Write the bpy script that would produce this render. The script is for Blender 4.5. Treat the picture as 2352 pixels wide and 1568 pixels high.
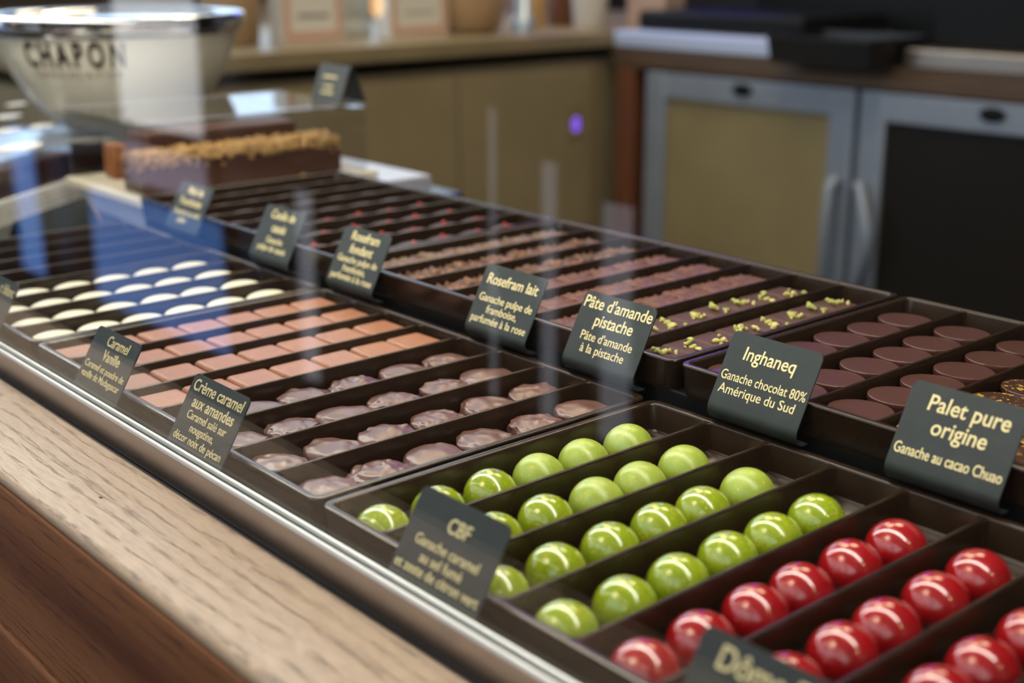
import bpy, bmesh, math, random
from mathutils import Vector, Matrix, noise
for o in list(bpy.data.objects): bpy.data.objects.remove(o)
S = bpy.context.scene
COL = S.collection
R = math.radians
rnd = random.Random(7)

# ------------------------------------------------------------------ camera
CAM = Vector((0.4228, -0.2587, 0.2155)); FPX = 3005.7
YAW, PITCH, ROLL = 2.4327, 0.2926, -0.0033
FW = Vector((math.cos(YAW)*math.cos(PITCH), math.sin(YAW)*math.cos(PITCH), -math.sin(PITCH)))
RT0 = Vector((math.sin(YAW), -math.cos(YAW), 0)); UP0 = RT0.cross(FW)
RT = RT0*math.cos(ROLL) + UP0*math.sin(ROLL); UP = -RT0*math.sin(ROLL) + UP0*math.cos(ROLL)
cd = bpy.data.cameras.new('camera'); cam = bpy.data.objects.new('camera', cd); COL.objects.link(cam)
M = Matrix((RT, UP, -FW)).transposed().to_4x4(); M.translation = CAM
cam.matrix_world = M
cd.sensor_width = 36; cd.lens = FPX/2352*36; cd.clip_start = 0.01; cd.clip_end = 60
cd.dof.use_dof = True; cd.dof.focus_distance = 0.625; cd.dof.aperture_fstop = 6.2; cd.dof.aperture_blades = 0
S.camera = cam
def in_frame(p, margin=120):
    d = Vector(p) - CAM; z = d.dot(FW)
    if z < .05: return False
    x = 1176 + FPX*d.dot(RT)/z; y = 784 - FPX*d.dot(UP)/z
    return -margin < x < 2352+margin and -margin < y < 1568+margin

# ------------------------------------------------------------------ world, exposure
w = bpy.data.worlds.new('world'); S.world = w; w.use_nodes = True
w.node_tree.nodes['Background'].inputs[0].default_value = (0.55, 0.62, 0.8, 1)
w.node_tree.nodes['Background'].inputs[1].default_value = 0.4
S.view_settings.view_transform = 'Standard'; S.view_settings.look = 'None'
S.view_settings.gamma = 1.0; S.view_settings.use_curve_mapping = False
S.view_settings.exposure = 0.0

# light strengths (tuned)
L_TUBE = 25.0      # warm white tube under the top shelf of the case
L_DAY = 1.9        # upper panes of the shop front
L_CEIL = 11.0       # warm ceiling lamps
# ------------------------------------------------------------------ helpers
def tag(o, label=None, cat=None, group=None, kind=None):
    if label: o['label'] = label
    if cat: o['category'] = cat
    if group: o['group'] = group
    if kind: o['kind'] = kind
    return o
def empty(name, loc=(0, 0, 0), rz=0):
    o = bpy.data.objects.new(name, None); COL.objects.link(o)
    o.empty_display_size = .01; o.location = loc; o.rotation_euler = (0, 0, rz); return o
def link(name, me, parent=None):
    o = bpy.data.objects.new(name, me); COL.objects.link(o)
    if parent: o.parent = parent
    return o
def finish(name, bm, mat, parent=None, smooth=True, angle=40):
    bmesh.ops.recalc_face_normals(bm, faces=bm.faces)
    fl = bm.faces.layers.int.get('flat')
    for f in bm.faces: f.smooth = smooth and not (fl and f[fl])
    me = bpy.data.meshes.new(name); bm.to_mesh(me); bm.free()
    if mat: me.materials.append(mat)
    sm = [p.use_smooth for p in me.polygons]
    me.set_sharp_from_angle(angle=R(angle))
    me.polygons.foreach_set('use_smooth', sm)
    if me.attributes.get('flat'): me.attributes.remove(me.attributes['flat'])
    return link(name, me, parent)
def add_box(bm, x0, x1, y0, y1, z0, z1, bev=0.0, seg=2):
    bm.faces.layers.int.get('flat') or bm.faces.layers.int.new('flat')
    old = set(bm.faces); r = bmesh.ops.create_cube(bm, size=1)
    for v in r['verts']:
        v.co = Vector(((x0+x1)/2 + v.co.x*(x1-x0), (y0+y1)/2 + v.co.y*(y1-y0), (z0+z1)/2 + v.co.z*(z1-z0)))
    fl = bm.faces.layers.int.get('flat') or bm.faces.layers.int.new('flat')
    fs = list({f for v in r['verts'] for f in v.link_faces})
    for f in fs: f[fl] = 1
    if bev > 0:
        es = list({e for f in fs for e in f.edges})
        bmesh.ops.bevel(bm, geom=es, offset=bev, segments=seg, affect='EDGES', profile=.5)
        lim = ((x0, x1), (y0, y1), (z0, z1))
        for f in bm.faces:      # only the broad faces stay flat-shaded
            if f in old: continue
            f[fl] = 0
            for ax in range(3):
                for c in lim[ax]:
                    if all(abs(v.co[ax]-c) < 1e-6 for v in f.verts): f[fl] = 1
def box(name, x0, x1, y0, y1, z0, z1, mat, parent=None, bev=0.0, seg=2):
    bm = bmesh.new(); add_box(bm, x0, x1, y0, y1, z0, z1, bev, seg)
    return finish(name, bm, mat, parent)
def loft(bm, rings, close_bottom=True, close_top=True):
    vs = [[bm.verts.new(c) for c in ring] for ring in rings]
    n = len(rings[0])
    for a, b in zip(vs, vs[1:]):
        for i in range(n):
            bm.faces.new((a[i], a[(i+1) % n], b[(i+1) % n], b[i]))
    if close_bottom: bm.faces.new(list(reversed(vs[0])))
    if close_top: bm.faces.new(vs[-1])
    return vs
def lathe(bm, prof, seg=48, c=(0, 0, 0), caps=(True, True)):
    rings = [[(c[0]+r*math.cos(2*math.pi*i/seg), c[1]+r*math.sin(2*math.pi*i/seg), c[2]+z) for i in range(seg)] for r, z in prof]
    return loft(bm, rings, *caps)
def rrect(x0, x1, y0, y1, r, z, n=5):
    pts = []
    for cx, cy, a0 in ((x1-r, y1-r, 0), (x0+r, y1-r, 90), (x0+r, y0+r, 180), (x1-r, y0+r, 270)):
        for i in range(n+1):
            a = R(a0 + 90*i/n); pts.append((cx+r*math.cos(a), cy+r*math.sin(a), z))
    return pts
def tube(bm, pts, rad, seg=12):
    pts = [Vector(p) for p in pts]; rings = []
    for i, p in enumerate(pts):
        t = (pts[min(i+1, len(pts)-1)] - pts[max(i-1, 0)]).normalized()
        a = t.orthogonal().normalized() if i == 0 else (a - t*a.dot(t)).normalized()
        b = t.cross(a)
        rings.append([tuple(p + (a*math.cos(2*math.pi*k/seg) + b*math.sin(2*math.pi*k/seg))*rad) for k in range(seg)])
    loft(bm, rings)

# ------------------------------------------------------------------ materials
def mat(name, col, rough=.5, metal=0.0, spec=.5, coat=0.0, coat_rough=.05, noise_amt=0.0, noise_scale=50, col2=None, bump=0.0, bump_scale=200, sss=0.0, emis=None, emis_s=0.0):
    m = bpy.data.materials.new(name); m.use_nodes = True
    nt = m.node_tree; b = nt.nodes['Principled BSDF']
    b.inputs['Base Color'].default_value = (*col, 1); b.inputs['Roughness'].default_value = rough
    b.inputs['Metallic'].default_value = metal; b.inputs['Specular IOR Level'].default_value = spec
    b.inputs['Coat Weight'].default_value = coat; b.inputs['Coat Roughness'].default_value = coat_rough
    if sss: b.inputs['Subsurface Weight'].default_value = sss; b.inputs['Subsurface Radius'].default_value = (.004, .002, .001); b.inputs['Subsurface Scale'].default_value = 1
    tc = nt.nodes.new('ShaderNodeTexCoord')
    if col2 or noise_amt:
        n = nt.nodes.new('ShaderNodeTexNoise'); n.inputs['Scale'].default_value = noise_scale; n.inputs['Detail'].default_value = 4
        nt.links.new(tc.outputs['Object'], n.inputs['Vector'])
        r = nt.nodes.new('ShaderNodeValToRGB'); r.color_ramp.elements[0].position = .35; r.color_ramp.elements[1].position = .68
        r.color_ramp.elements[0].color = (*col, 1)
        c2 = col2 if col2 else tuple(min(1, c*(1+noise_amt)) for c in col)
        r.color_ramp.elements[1].color = (*c2, 1)
        nt.links.new(n.outputs['Fac'], r.inputs[0]); nt.links.new(r.outputs[0], b.inputs['Base Color'])
    if bump:
        n2 = nt.nodes.new('ShaderNodeTexNoise'); n2.inputs['Scale'].default_value = bump_scale; n2.inputs['Detail'].default_value = 3
        nt.links.new(tc.outputs['Object'], n2.inputs['Vector'])
        bp = nt.nodes.new('ShaderNodeBump'); bp.inputs['Strength'].default_value = bump; bp.inputs['Distance'].default_value = .001
        nt.links.new(n2.outputs['Fac'], bp.inputs['Height']); nt.links.new(bp.outputs[0], b.inputs['Normal'])
    if emis:
        b.inputs['Emission Color'].default_value = (*emis, 1); b.inputs['Emission Strength'].default_value = emis_s
    return m
def speckle(name, base, spot, rough, coat, scale=420, thr=.62, base2=None, coat_rough=.03):
    m = mat(name, base, rough, coat=coat, coat_rough=coat_rough, noise_scale=90, col2=base2 or base, noise_amt=.01)
    nt = m.node_tree; b = nt.nodes['Principled BSDF']; src = b.inputs['Base Color'].links[0].from_socket
    tc = nt.nodes.new('ShaderNodeTexCoord'); oi = nt.nodes.new('ShaderNodeObjectInfo')
    ad = nt.nodes.new('ShaderNodeVectorMath'); ad.operation = 'ADD'
    nt.links.new(tc.outputs['Object'], ad.inputs[0]); nt.links.new(oi.outputs['Location'], ad.inputs[1])
    n = nt.nodes.new('ShaderNodeTexNoise'); n.inputs['Scale'].default_value = scale; n.inputs['Detail'].default_value = 3; n.inputs['Roughness'].default_value = .75
    nt.links.new(ad.outputs[0], n.inputs['Vector'])
    r = nt.nodes.new('ShaderNodeValToRGB'); r.color_ramp.elements[0].position = thr; r.color_ramp.elements[1].position = thr+.06
    nt.links.new(n.outputs['Fac'], r.inputs[0])
    mx = nt.nodes.new('ShaderNodeMix'); mx.data_type = 'RGBA'; mx.inputs[7].default_value = (*spot, 1)
    nt.links.new(r.outputs[0], mx.inputs[0]); nt.links.new(src, mx.inputs[6]); nt.links.new(mx.outputs[2], b.inputs['Base Color'])
    return m
def glassy(name, tint=(1, 1, 1), ior=1.5, rough=0.0):
    m = bpy.data.materials.new(name); m.use_nodes = True; nt = m.node_tree; nt.nodes.clear()
    out = nt.nodes.new('ShaderNodeOutputMaterial'); t = nt.nodes.new('ShaderNodeBsdfTransparent'); g = nt.nodes.new('ShaderNodeBsdfGlossy')
    t.inputs[0].default_value = (*tint, 1); g.inputs['Roughness'].default_value = rough
    f = nt.nodes.new('ShaderNodeFresnel'); f.inputs[0].default_value = ior
    geo = nt.nodes.new('ShaderNodeNewGeometry')
    # same reflectance from either side of a thin clear sheet
    mxn = nt.nodes.new('ShaderNodeMix'); mxn.data_type = 'FLOAT'
    f2 = nt.nodes.new('ShaderNodeFresnel'); f2.inputs[0].default_value = 1/ior if False else ior
    inv = nt.nodes.new('ShaderNodeVectorMath'); inv.operation = 'SCALE'; inv.inputs[3].default_value = 1
    mix = nt.nodes.new('ShaderNodeMixShader')
    lw = nt.nodes.new('ShaderNodeLayerWeight'); 
    # schlick from facing
    dot = nt.nodes.new('ShaderNodeVectorMath'); dot.operation = 'DOT_PRODUCT'
    nt.links.new(geo.outputs['Incoming'], dot.inputs[0]); nt.links.new(geo.outputs['Normal'], dot.inputs[1])
    ab = nt.nodes.new('ShaderNodeMath'); ab.operation = 'ABSOLUTE'; nt.links.new(dot.outputs['Value'], ab.inputs[0])
    one = nt.nodes.new('ShaderNodeMath'); one.operation = 'SUBTRACT'; one.inputs[0].default_value = 1; nt.links.new(ab.outputs[0], one.inputs[1])
    pw = nt.nodes.new('ShaderNodeMath'); pw.operation = 'POWER'; pw.inputs[1].default_value = 5; nt.links.new(one.outputs[0], pw.inputs[0])
    f0 = ((ior-1)/(ior+1))**2
    ma = nt.nodes.new('ShaderNodeMath'); ma.operation = 'MULTIPLY_ADD'; ma.inputs[1].default_value = 1-f0; ma.inputs[2].default_value = f0
    nt.links.new(pw.outputs[0], ma.inputs[0])
    for x in (f, mxn, f2, inv, lw): nt.nodes.remove(x)
    nt.links.new(ma.outputs[0], mix.inputs[0]); nt.links.new(t.outputs[0], mix.inputs[1]); nt.links.new(g.outputs[0], mix.inputs[2])
    nt.links.new(mix.outputs[0], out.inputs[0])
    return m
def emitter(name, col, s):
    m = bpy.data.materials.new(name); m.use_nodes = True; nt = m.node_tree; nt.nodes.clear()
    out = nt.nodes.new('ShaderNodeOutputMaterial'); e = nt.nodes.new('ShaderNodeEmission')
    e.inputs[0].default_value = (*col, 1); e.inputs[1].default_value = s; nt.links.new(e.outputs[0], out.inputs[0]); return m
def wood(name, c_lo, c_hi, pore, rough, sx=1.6, sy=26, pore_amt=.5, spec=.4, coat=0.0):
    m = bpy.data.materials.new(name); m.use_nodes = True; nt = m.node_tree; b = nt.nodes['Principled BSDF']
    tc = nt.nodes.new('ShaderNodeTexCoord')
    def mp(s):
        k = nt.nodes.new('ShaderNodeMapping'); k.inputs['Scale'].default_value = s; nt.links.new(tc.outputs['Object'], k.inputs[0]); return k
    big = nt.nodes.new('ShaderNodeTexNoise'); big.inputs['Scale'].default_value = 1; big.inputs['Detail'].default_value = 3; nt.links.new(mp((sx*1.6, sy*.8, sy*.8)).outputs[0], big.inputs['Vector'])
    wv = nt.nodes.new('ShaderNodeTexWave'); wv.wave_type = 'RINGS'; wv.rings_direction = 'X'; wv.inputs['Scale'].default_value = 2.2; wv.inputs['Distortion'].default_value = 7; wv.inputs['Detail'].default_value = 3; wv.inputs['Detail Scale'].default_value = 1.6
    nt.links.new(mp((sx*1.5, sy, sy)).outputs[0], wv.inputs['Vector'])
    fine = nt.nodes.new('ShaderNodeTexNoise'); fine.inputs['Scale'].default_value = 1; fine.inputs['Detail'].default_value = 5; fine.inputs['Roughness'].default_value = .7; nt.links.new(mp((sx*70, sy*34, sy*34)).outputs[0], fine.inputs['Vector'])
    r1 = nt.nodes.new('ShaderNodeValToRGB'); r1.color_ramp.elements[0].color = (*c_lo, 1); r1.color_ramp.elements[1].color = (*c_hi, 1); r1.color_ramp.elements[0].position = .3; r1.color_ramp.elements[1].position = .7
    nt.links.new(big.outputs['Fac'], r1.inputs[0])
    # dark open pores gathered along the ring lines
    r2 = nt.nodes.new('ShaderNodeValToRGB'); r2.color_ramp.elements[0].position = .0; r2.color_ramp.elements[1].position = .32; r2.color_ramp.elements[0].color = (1, 1, 1, 1); r2.color_ramp.elements[1].color = (0, 0, 0, 1)
    nt.links.new(wv.outputs['Fac'], r2.inputs[0])
    r3 = nt.nodes.new('ShaderNodeValToRGB'); r3.color_ramp.elements[0].position = .46; r3.color_ramp.elements[1].position = .60
    nt.links.new(fine.outputs['Fac'], r3.inputs[0])
    mu = nt.nodes.new('ShaderNodeMath'); mu.operation = 'MULTIPLY'; gate = nt.nodes.new('ShaderNodeMath'); gate.operation = 'MULTIPLY_ADD'; gate.inputs[1].default_value = .75; gate.inputs[2].default_value = .25; nt.links.new(r2.outputs[0], gate.inputs[0]); nt.links.new(gate.outputs[0], mu.inputs[0]); nt.links.new(r3.outputs[0], mu.inputs[1])
    m2 = nt.nodes.new('ShaderNodeMath'); m2.operation = 'MULTIPLY'; m2.inputs[1].default_value = pore_amt; nt.links.new(mu.outputs[0], m2.inputs[0])
    mx = nt.nodes.new('ShaderNodeMix'); mx.data_type = 'RGBA'; mx.inputs[7].default_value = (*pore, 1)
    nt.links.new(m2.outputs[0], mx.inputs[0]); nt.links.new(r1.outputs[0], mx.inputs[6]); nt.links.new(mx.outputs[2], b.inputs['Base Color'])
    b.inputs['Roughness'].default_value = rough; b.inputs['Specular IOR Level'].default_value = spec; b.inputs['Coat Weight'].default_value = coat; b.inputs['Coat Roughness'].default_value = .25
    bp = nt.nodes.new('ShaderNodeBump'); bp.inputs['Strength'].default_value = .35; bp.inputs['Distance'].default_value = .0006; bp.invert = True
    nt.links.new(m2.outputs[0], bp.inputs['Height']); nt.links.new(bp.outputs[0], b.inputs['Normal'])
    return m
MT = {}
MT['tray'] = mat('tray_plastic', (.021, .0118, .007), .24, spec=.42, noise_amt=.35, noise_scale=60, bump=.04, bump_scale=90)
MT['deck'] = mat('case_deck', (.012, .010, .009), .22, spec=.5)
MT['black'] = mat('black_plastic', (.008, .008, .009), .35)
MT['card'] = mat('card_plastic', (.022, .028, .0275), .45, spec=.42, noise_amt=.25, noise_scale=120)
MT['gold'] = mat('cream_gold_ink', (.80, .68, .36), .5)
MT['steel'] = mat('brushed_steel', (.40, .36, .31), .36, metal=1, noise_amt=.1, noise_scale=30)
MT['steel_reflect'] = mat('steel_blue_reflection', (.56, .67, .95), .35, metal=.25)  # blue window reflection put into the steel's base colour
MT['satin'] = mat('satin_rail', (.50, .47, .45), .34, metal=1, noise_amt=.12, noise_scale=14)
MT['lip_highlight'] = mat('pale_rail_strip', (.90, .93, .92), .3, metal=.15, spec=.6)  # pale colour paints the bright highlight lines along the rail lips
MT['chrome'] = mat('polished_chrome', (.85, .86, .88), .05, metal=1)
MT['oak'] = wood('worn_oak', (.30, .195, .115), (.43, .315, .215), (.11, .08, .06), .34, pore_amt=.85, spec=.6, sx=1.0, sy=19)
MT['dark_oak'] = wood('dark_stained_oak', (.13, .046, .022), (.40, .175, .075), (.04, .018, .012), .40, pore_amt=.7, sx=.8, sy=30)
MT['pink_bar'] = mat('milk_caramel_coating', (.305, .122, .064), .4, spec=.45, noise_scale=160, col2=(.35, .148, .08), bump=.05, bump_scale=500)
MT['nougat'] = mat('dark_milk_coating', (.112, .047, .038), .36, spec=.55, noise_scale=70, col2=(.14, .062, .049), coat=.2, coat_rough=.25)
MT['white'] = speckle('ivory_coating', (.74, .69, .51), (.50, .30, .11), .4, .15, scale=150, thr=.70, coat_rough=.2)
MT['green'] = speckle('green_cocoa_gloss', (.245, .335, .008), (.58, .50, .02), .22, 1.0, scale=620, thr=.585, base2=(.285, .365, .012))
MT['green_matte'] = speckle('green_cocoa_satin', (.31, .41, .045), (.62, .54, .05), .34, .35, scale=620, thr=.59, base2=(.345, .44, .06), coat_rough=.32)
MT['red'] = speckle('red_cocoa_gloss', (.31, .004, .007), (.42, .02, .015), .2, 1.0, scale=600, thr=.68, base2=(.35, .006, .009))
MT['disc'] = speckle('dark_disc_coating', (.062, .019, .013), (.13, .05, .04), .36, .2, scale=300, thr=.68, base2=(.075, .024, .017), coat_rough=.3)
MT['gold_disc'] = speckle('gold_flecked_coating', (.045, .014, .008), (.72, .42, .05), .34, .3, scale=260, thr=.58, coat_rough=.3)
MT['pist_choc'] = mat('milk_square_coating', (.068, .029, .020), .48, spec=.3, noise_scale=90, col2=(.085, .037, .026))
MT['pistachio'] = mat('pistachio_bits', (.36, .42, .09), .6, noise_scale=200, col2=(.66, .52, .20))
MT['rose'] = mat('rose_milk_coating', (.115, .042, .030), .5, spec=.35, noise_scale=140, col2=(.155, .06, .042), bump=.2, bump_scale=300)
MT['flake'] = speckle('flaked_coating', (.058, .025, .018), (.30, .105, .03), .5, .05, scale=260, thr=.53, base2=(.085, .038, .028), coat_rough=.3)
MT['beige'] = mat('brown_grey_coating', (.14, .08, .056), .45, noise_scale=120, col2=(.20, .12, .082), bump=.25, bump_scale=250)
MT['dark_choc'] = mat('dark_oval_coating', (.045, .018, .015), .45, spec=.4, noise_scale=80, col2=(.075, .03, .026))
MT['berry'] = mat('red_berry_piece', (.34, .03, .028), .55, noise_scale=300, col2=(.45, .07, .055))
MT['glass'] = glassy('clear_glass', (.985, .995, .99))
MT['acrylic'] = glassy('clear_acrylic', (.97, .975, .98), 1.45, .02)
MT['olive'] = mat('olive_laminate', (.30, .245, .145), .45, noise_amt=.15, noise_scale=6)
MT['worktop'] = mat('worktop_edge', (.26, .21, .12), .4, noise_amt=.2, noise_scale=9)
MT['alu'] = mat('brushed_aluminium', (.25, .295, .37), .45, metal=.3, noise_amt=.12, noise_scale=12)  # bluish cast of reflected daylight mixed into the metal colour
MT['under'] = mat('brown_frame', (.075, .045, .024), .5, noise_amt=.2, noise_scale=10)
MT['redwood'] = mat('red_brown_post', (.13, .045, .018), .5, noise_amt=.3, noise_scale=14)
MT['machine'] = mat('black_enamel', (.005, .006, .007), .4, spec=.15)
MT['smoked'] = mat('smoked_glass', (.015, .0135, .011), .3, spec=.15)
MT['olive_glass'] = mat('olive_door_glass', (.26, .215, .115), .25, noise_amt=.2, noise_scale=5)
MT['ceramic'] = mat('cream_ceramic', (.88, .82, .66), .18, coat=.5)
MT['ink'] = mat('brown_ink', (.03, .014, .012), .4)
MT['pale_ink'] = mat('pale_brown_ink', (.30, .23, .16), .5)
MT['paper'] = mat('white_paper', (.78, .77, .72), .6)
MT['greytext'] = mat('grey_print', (.30, .30, .28), .6)
MT['pinkborder'] = mat('pink_border_print', (.66, .42, .32), .6)
MT['board'] = mat('cream_cake_board', (.74, .66, .50), .5)
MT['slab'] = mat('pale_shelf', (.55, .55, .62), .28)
MT['cake'] = mat('cake_chocolate', (.085, .033, .020), .5, noise_scale=60, col2=(.11, .045, .028), bump=.2, bump_scale=200)
MT['nuts'] = mat('caramel_nut_crumbs', (.48, .25, .07), .5, noise_scale=220, col2=(.70, .45, .17))
MT['pot'] = mat('tan_pot_glaze', (.40, .27, .15), .4, noise_amt=.2, noise_scale=8)
MT['white_pot'] = mat('white_cup_glaze', (.75, .73, .70), .25)
MT['bluesteel'] = mat('blue_grey_metal', (.45, .55, .68), .3, metal=.5)
MT['jar'] = mat('pale_jar', (.48, .50, .45), .3)
MT['floor'] = mat('floor_tiles', (.035, .026, .02), .5, noise_amt=.3, noise_scale=3)
MT['wall'] = mat('beige_plaster', (.42, .36, .28), .8, noise_amt=.1, noise_scale=3)
MT['darkwall'] = mat('dark_wall_panel', (.010, .0095, .010), .6, spec=.2)
MT['ceil'] = mat('ceiling_paint', (.6, .56, .5), .8)
MT['frontwall'] = mat('shopfront_panel', (.03, .021, .016), .6)
MT['tube'] = emitter('tube_light', (1.0, .95, .84), L_TUBE)
MT['ceil_lamp'] = emitter('warm_lamp', (1.0, .80, .55), L_CEIL)
MT['spot_lamp'] = emitter('bright_spot', (1.0, .82, .50), 70.0)
MT['violet'] = emitter('violet_neon', (.16, .10, 1.0), 24.0)
MT['amber'] = emitter('amber_bulb', (1.0, .50, .12), 9.0)
MT['day'] = emitter('daylit_pane', (.86, .93, 1.0), L_DAY)
MT['sky'] = emitter('sky_pane', (.60, .77, 1.0), 2.6)
MT['day_white'] = emitter('daylit_white_pane', (.92, .95, 1.0), 2.3)
MT['day_blue'] = emitter('daylit_blue_pane', (.11, .25, .66), 2.2)
MT['day_lav'] = emitter('daylit_lavender_pane', (.52, .48, .66), 1.5)
MT['grey_glow'] = emitter('grey_glow_pane', (.62, .64, .74), 1.5)
MT['digit'] = emitter('violet_digit', (.25, .10, .95), 1.6)

# ------------------------------------------------------------------ the setting
Zf = -.95
def structure(o): o['kind'] = 'structure'; return o
structure(box('floor', -2.6, 2.4, -1.5, 2.6, Zf-.05, Zf, MT['floor']))
structure(box('ceiling', -3.9, 2.4, -1.5, 2.6, 1.55, 1.60, MT['ceil']))
structure(box('wall_back', -2.6, 2.4, 2.6, 2.65, Zf, 1.55, MT['darkwall']))
structure(box('wall_left', -2.65, -2.6, -.2, 2.6, Zf, 1.55, MT['wall']))
structure(box('wall_right', 2.4, 2.45, -1.5, 2.6, Zf, 1.55, MT['wall']))
structure(box('wall_aisle', -3.95, -3.9, -1.5, -.2, Zf, 1.55, MT['frontwall']))
structure(box('wall_partition', -3.9, -2.65, -.2, -.15, Zf, 1.55, MT['frontwall']))
structure(box('floor_aisle', -3.9, -2.6, -1.5, -.2, Zf-.05, Zf, MT['floor']))
# street front at y = -1.3: bars and panes (bright street behind glass)
YS = -1.30
def pane(n, x0, x1, z0, z1, m):
    wdw = structure(empty('window_%d' % n, ((x0+x1)/2, YS, z0)))
    box('pane', x0-wdw.location.x, x1-wdw.location.x, -.006, .0, 0, z1-z0, m, wdw)
    bm = bmesh.new()
    a, b = x0-wdw.location.x, x1-wdw.location.x
    for q in ((a-.025, a, 0, z1-z0), (b, b+.025, 0, z1-z0), (a-.025, b+.025, -.025, 0), (a-.025, b+.025, z1-z0, z1-z0+.025)):
        add_box(bm, q[0], q[1], -.02, .02, q[2], q[3])
    finish('window_frame', bm, MT['frontwall'], wdw)
structure(box('wall_front', -3.9, 2.4, -1.42, -1.36, Zf, 1.55, MT['frontwall']))
pane(1, -3.00, -2.50, -.235, .52, MT['day_white'])
pane(2, -3.27, -2.44, -.79, -.435, MT['day_blue'])
pane(13, -3.00, -2.50, -.395, -.285, MT['day_lav'])
pane(3, -3.87, -3.63, -.80, -.32, MT['day_blue'])
pane(4, -3.84, -2.40, .58, 1.45, MT['day'])
pane(5, -2.28, -.95, .45, 1.45, MT['day'])
pane(6, -.85, .55, .45, 1.45, MT['day'])
pane(7, .65, 2.1, .45, 1.45, MT['day'])
pane(8, -1.43, -1.39, -.62, -.06, MT['grey_glow'])  # glowing strips added here and just below, standing in for a pale door frame
pane(9, -1.285, -1.225, -.62, -.14, MT['grey_glow'])
pane(10, -1.13, -1.04, -.62, -.19, MT['grey_glow'])
pane(11, -2.12, -2.02, -.75, -.30, MT['grey_glow'])
wl = structure(empty('window_12', (-2.6, 1.0, .13)))  # unseen window added for bluish light and sky reflections
bm = bmesh.new(); add_box(bm, 0, .006, -1.1, 1.1, 0, 1.27); finish('pane', bm, MT['sky'], wl)
bm = bmesh.new()
for q in ((-1.14, -1.1, 0, 1.27), (1.1, 1.14, 0, 1.27), (-1.14, 1.14, -.04, 0), (-1.14, 1.14, 1.27, 1.31), (-.02, .02, 0, 1.27)): add_box(bm, -.002, .03, *q)
finish('window_frame', bm, MT['frontwall'], wl)
# ceiling lamps
def ceiling_lamp(x, y, lab, r=.30, em='ceil_lamp'):
    t = tag(empty('ceiling_lamp', (x, y, 1.55)), lab, 'lamp', 'ceiling lamps')
    bm = bmesh.new(); lathe(bm, [(r*1.12, 0), (r*1.12, -.03), (r*1.02, -.035), (r*1.02, -.02)], 32); finish('housing', bm, MT['white_pot'], t)
    bm = bmesh.new(); lathe(bm, [(r, -.022), (r, -.026)], 32); finish('diffuser', bm, MT[em], t)
ceiling_lamp(-1.0, .9, 'round warm ceiling lamp above the work aisle')
ceiling_lamp(1.85, .3, 'small bright spot lamp beyond the near end of the case', .07, 'spot_lamp')
ceiling_lamp(-1.9, 1.5, 'round warm ceiling lamp above the corner of the back counter')
ceiling_lamp(-.5, 1.35, 'added round fill lamp on the ceiling in front of the fridges')  # unseen lamp added to brighten the olive cabinet panels
ceiling_lamp(-.4, -.8, 'round warm ceiling lamp over the customer side')
# ------------------------------------------------------------------ display case
P = .036; TD = .1965; TM = .0032; TR = .0044; TG = .0031; TW = 8*P + 2*TM
BH, BX, BY = .0208, .0125, .1996
ZD = -.0165
case = tag(empty('display_case', (0, 0, ZD)), 'low display case cabinet with dark deck holding all the trays', 'display case')
guard = tag(empty('glass_guard', (0, 0, ZD)), 'clear front pane standing in a pale steel rail along the case', 'glass')
shelf_top = tag(empty('top_shelf', (0, 0, ZD)), 'glass top shelf with tube light above the trays', 'shelf')
def cp(name, x0, x1, y0, y1, z0, z1, m, bev=0, parent=None):
    return box(name, x0, x1, y0, y1, z0-ZD, z1-ZD, m, parent or case, bev)
bm = bmesh.new(); add_box(bm, -1.35, .75, -.0085, .394, -.03, 0, .001); add_box(bm, -1.35, -.582, .394, .54, -.03, 0, .001); finish('deck', bm, MT['deck'], case)
bm = bmesh.new(); add_box(bm, -1.34, .74, -.005, .384, Zf-ZD, -.03); add_box(bm, -1.34, -.592, .384, .53, Zf-ZD, -.03); finish('cabinet_body', bm, MT['olive'], case)
tag(box('tray_step', -.58, .70, .203, .392, ZD, .0046, MT['black'], None, .001), 'black step under the raised back row of trays', 'step')
tag(box('rear_shelf', -.768, -.584, .224, .503, ZD, .0046, MT['slab'], None, .002), 'pale shelf block under the cake board', 'shelf')
cp('front_glass', -1.35, .75, -.0128, -.0098, -.009, .335, MT['glass'], .0004, guard)
bm = bmesh.new()
# channel rail: front face, rounded lips either side of the pane
def lip(y0, y1, z0, z1):
    add_box(bm, -1.35, .75, y0, y1, z0-ZD, z1-ZD, min(.0009, (y1-y0)*.45), 3)
lip(-.0146, -.0128, -.0215, -.0062); lip(-.0098, -.0090, -.0215, -.0062); lip(-.0146, -.0086, -.0225, -.0200)
finish('glass_rail', bm, MT['satin'], guard)
bm = bmesh.new(); add_box(bm, -1.35, .75, -.0146, -.0130, -.0064-ZD, -.0045-ZD, .0007, 3); finish('rail_highlight', bm, MT['lip_highlight'], guard)
bm = bmesh.new(); add_box(bm, -1.35, .75, -.0098, -.0082, -.0064-ZD, -.0045-ZD, .0006, 3); finish('rail_highlight', bm, MT['lip_highlight'], guard)
cp('shelf_panel', -1.35, .75, -.0128, .46, .335, .341, MT['glass'], .0004, shelf_top)
bm = bmesh.new(); add_box(bm, -1.22, .46, .122, .166, .322-ZD, .335-ZD, .002); lh = finish('light_housing', bm, MT['white_pot'], shelf_top)
bm = bmesh.new(); add_box(bm, -1.20, .42, .1265, .1615, .3175-ZD, .322-ZD, .001); finish('light_tube', bm, MT['tube'], lh)
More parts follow.
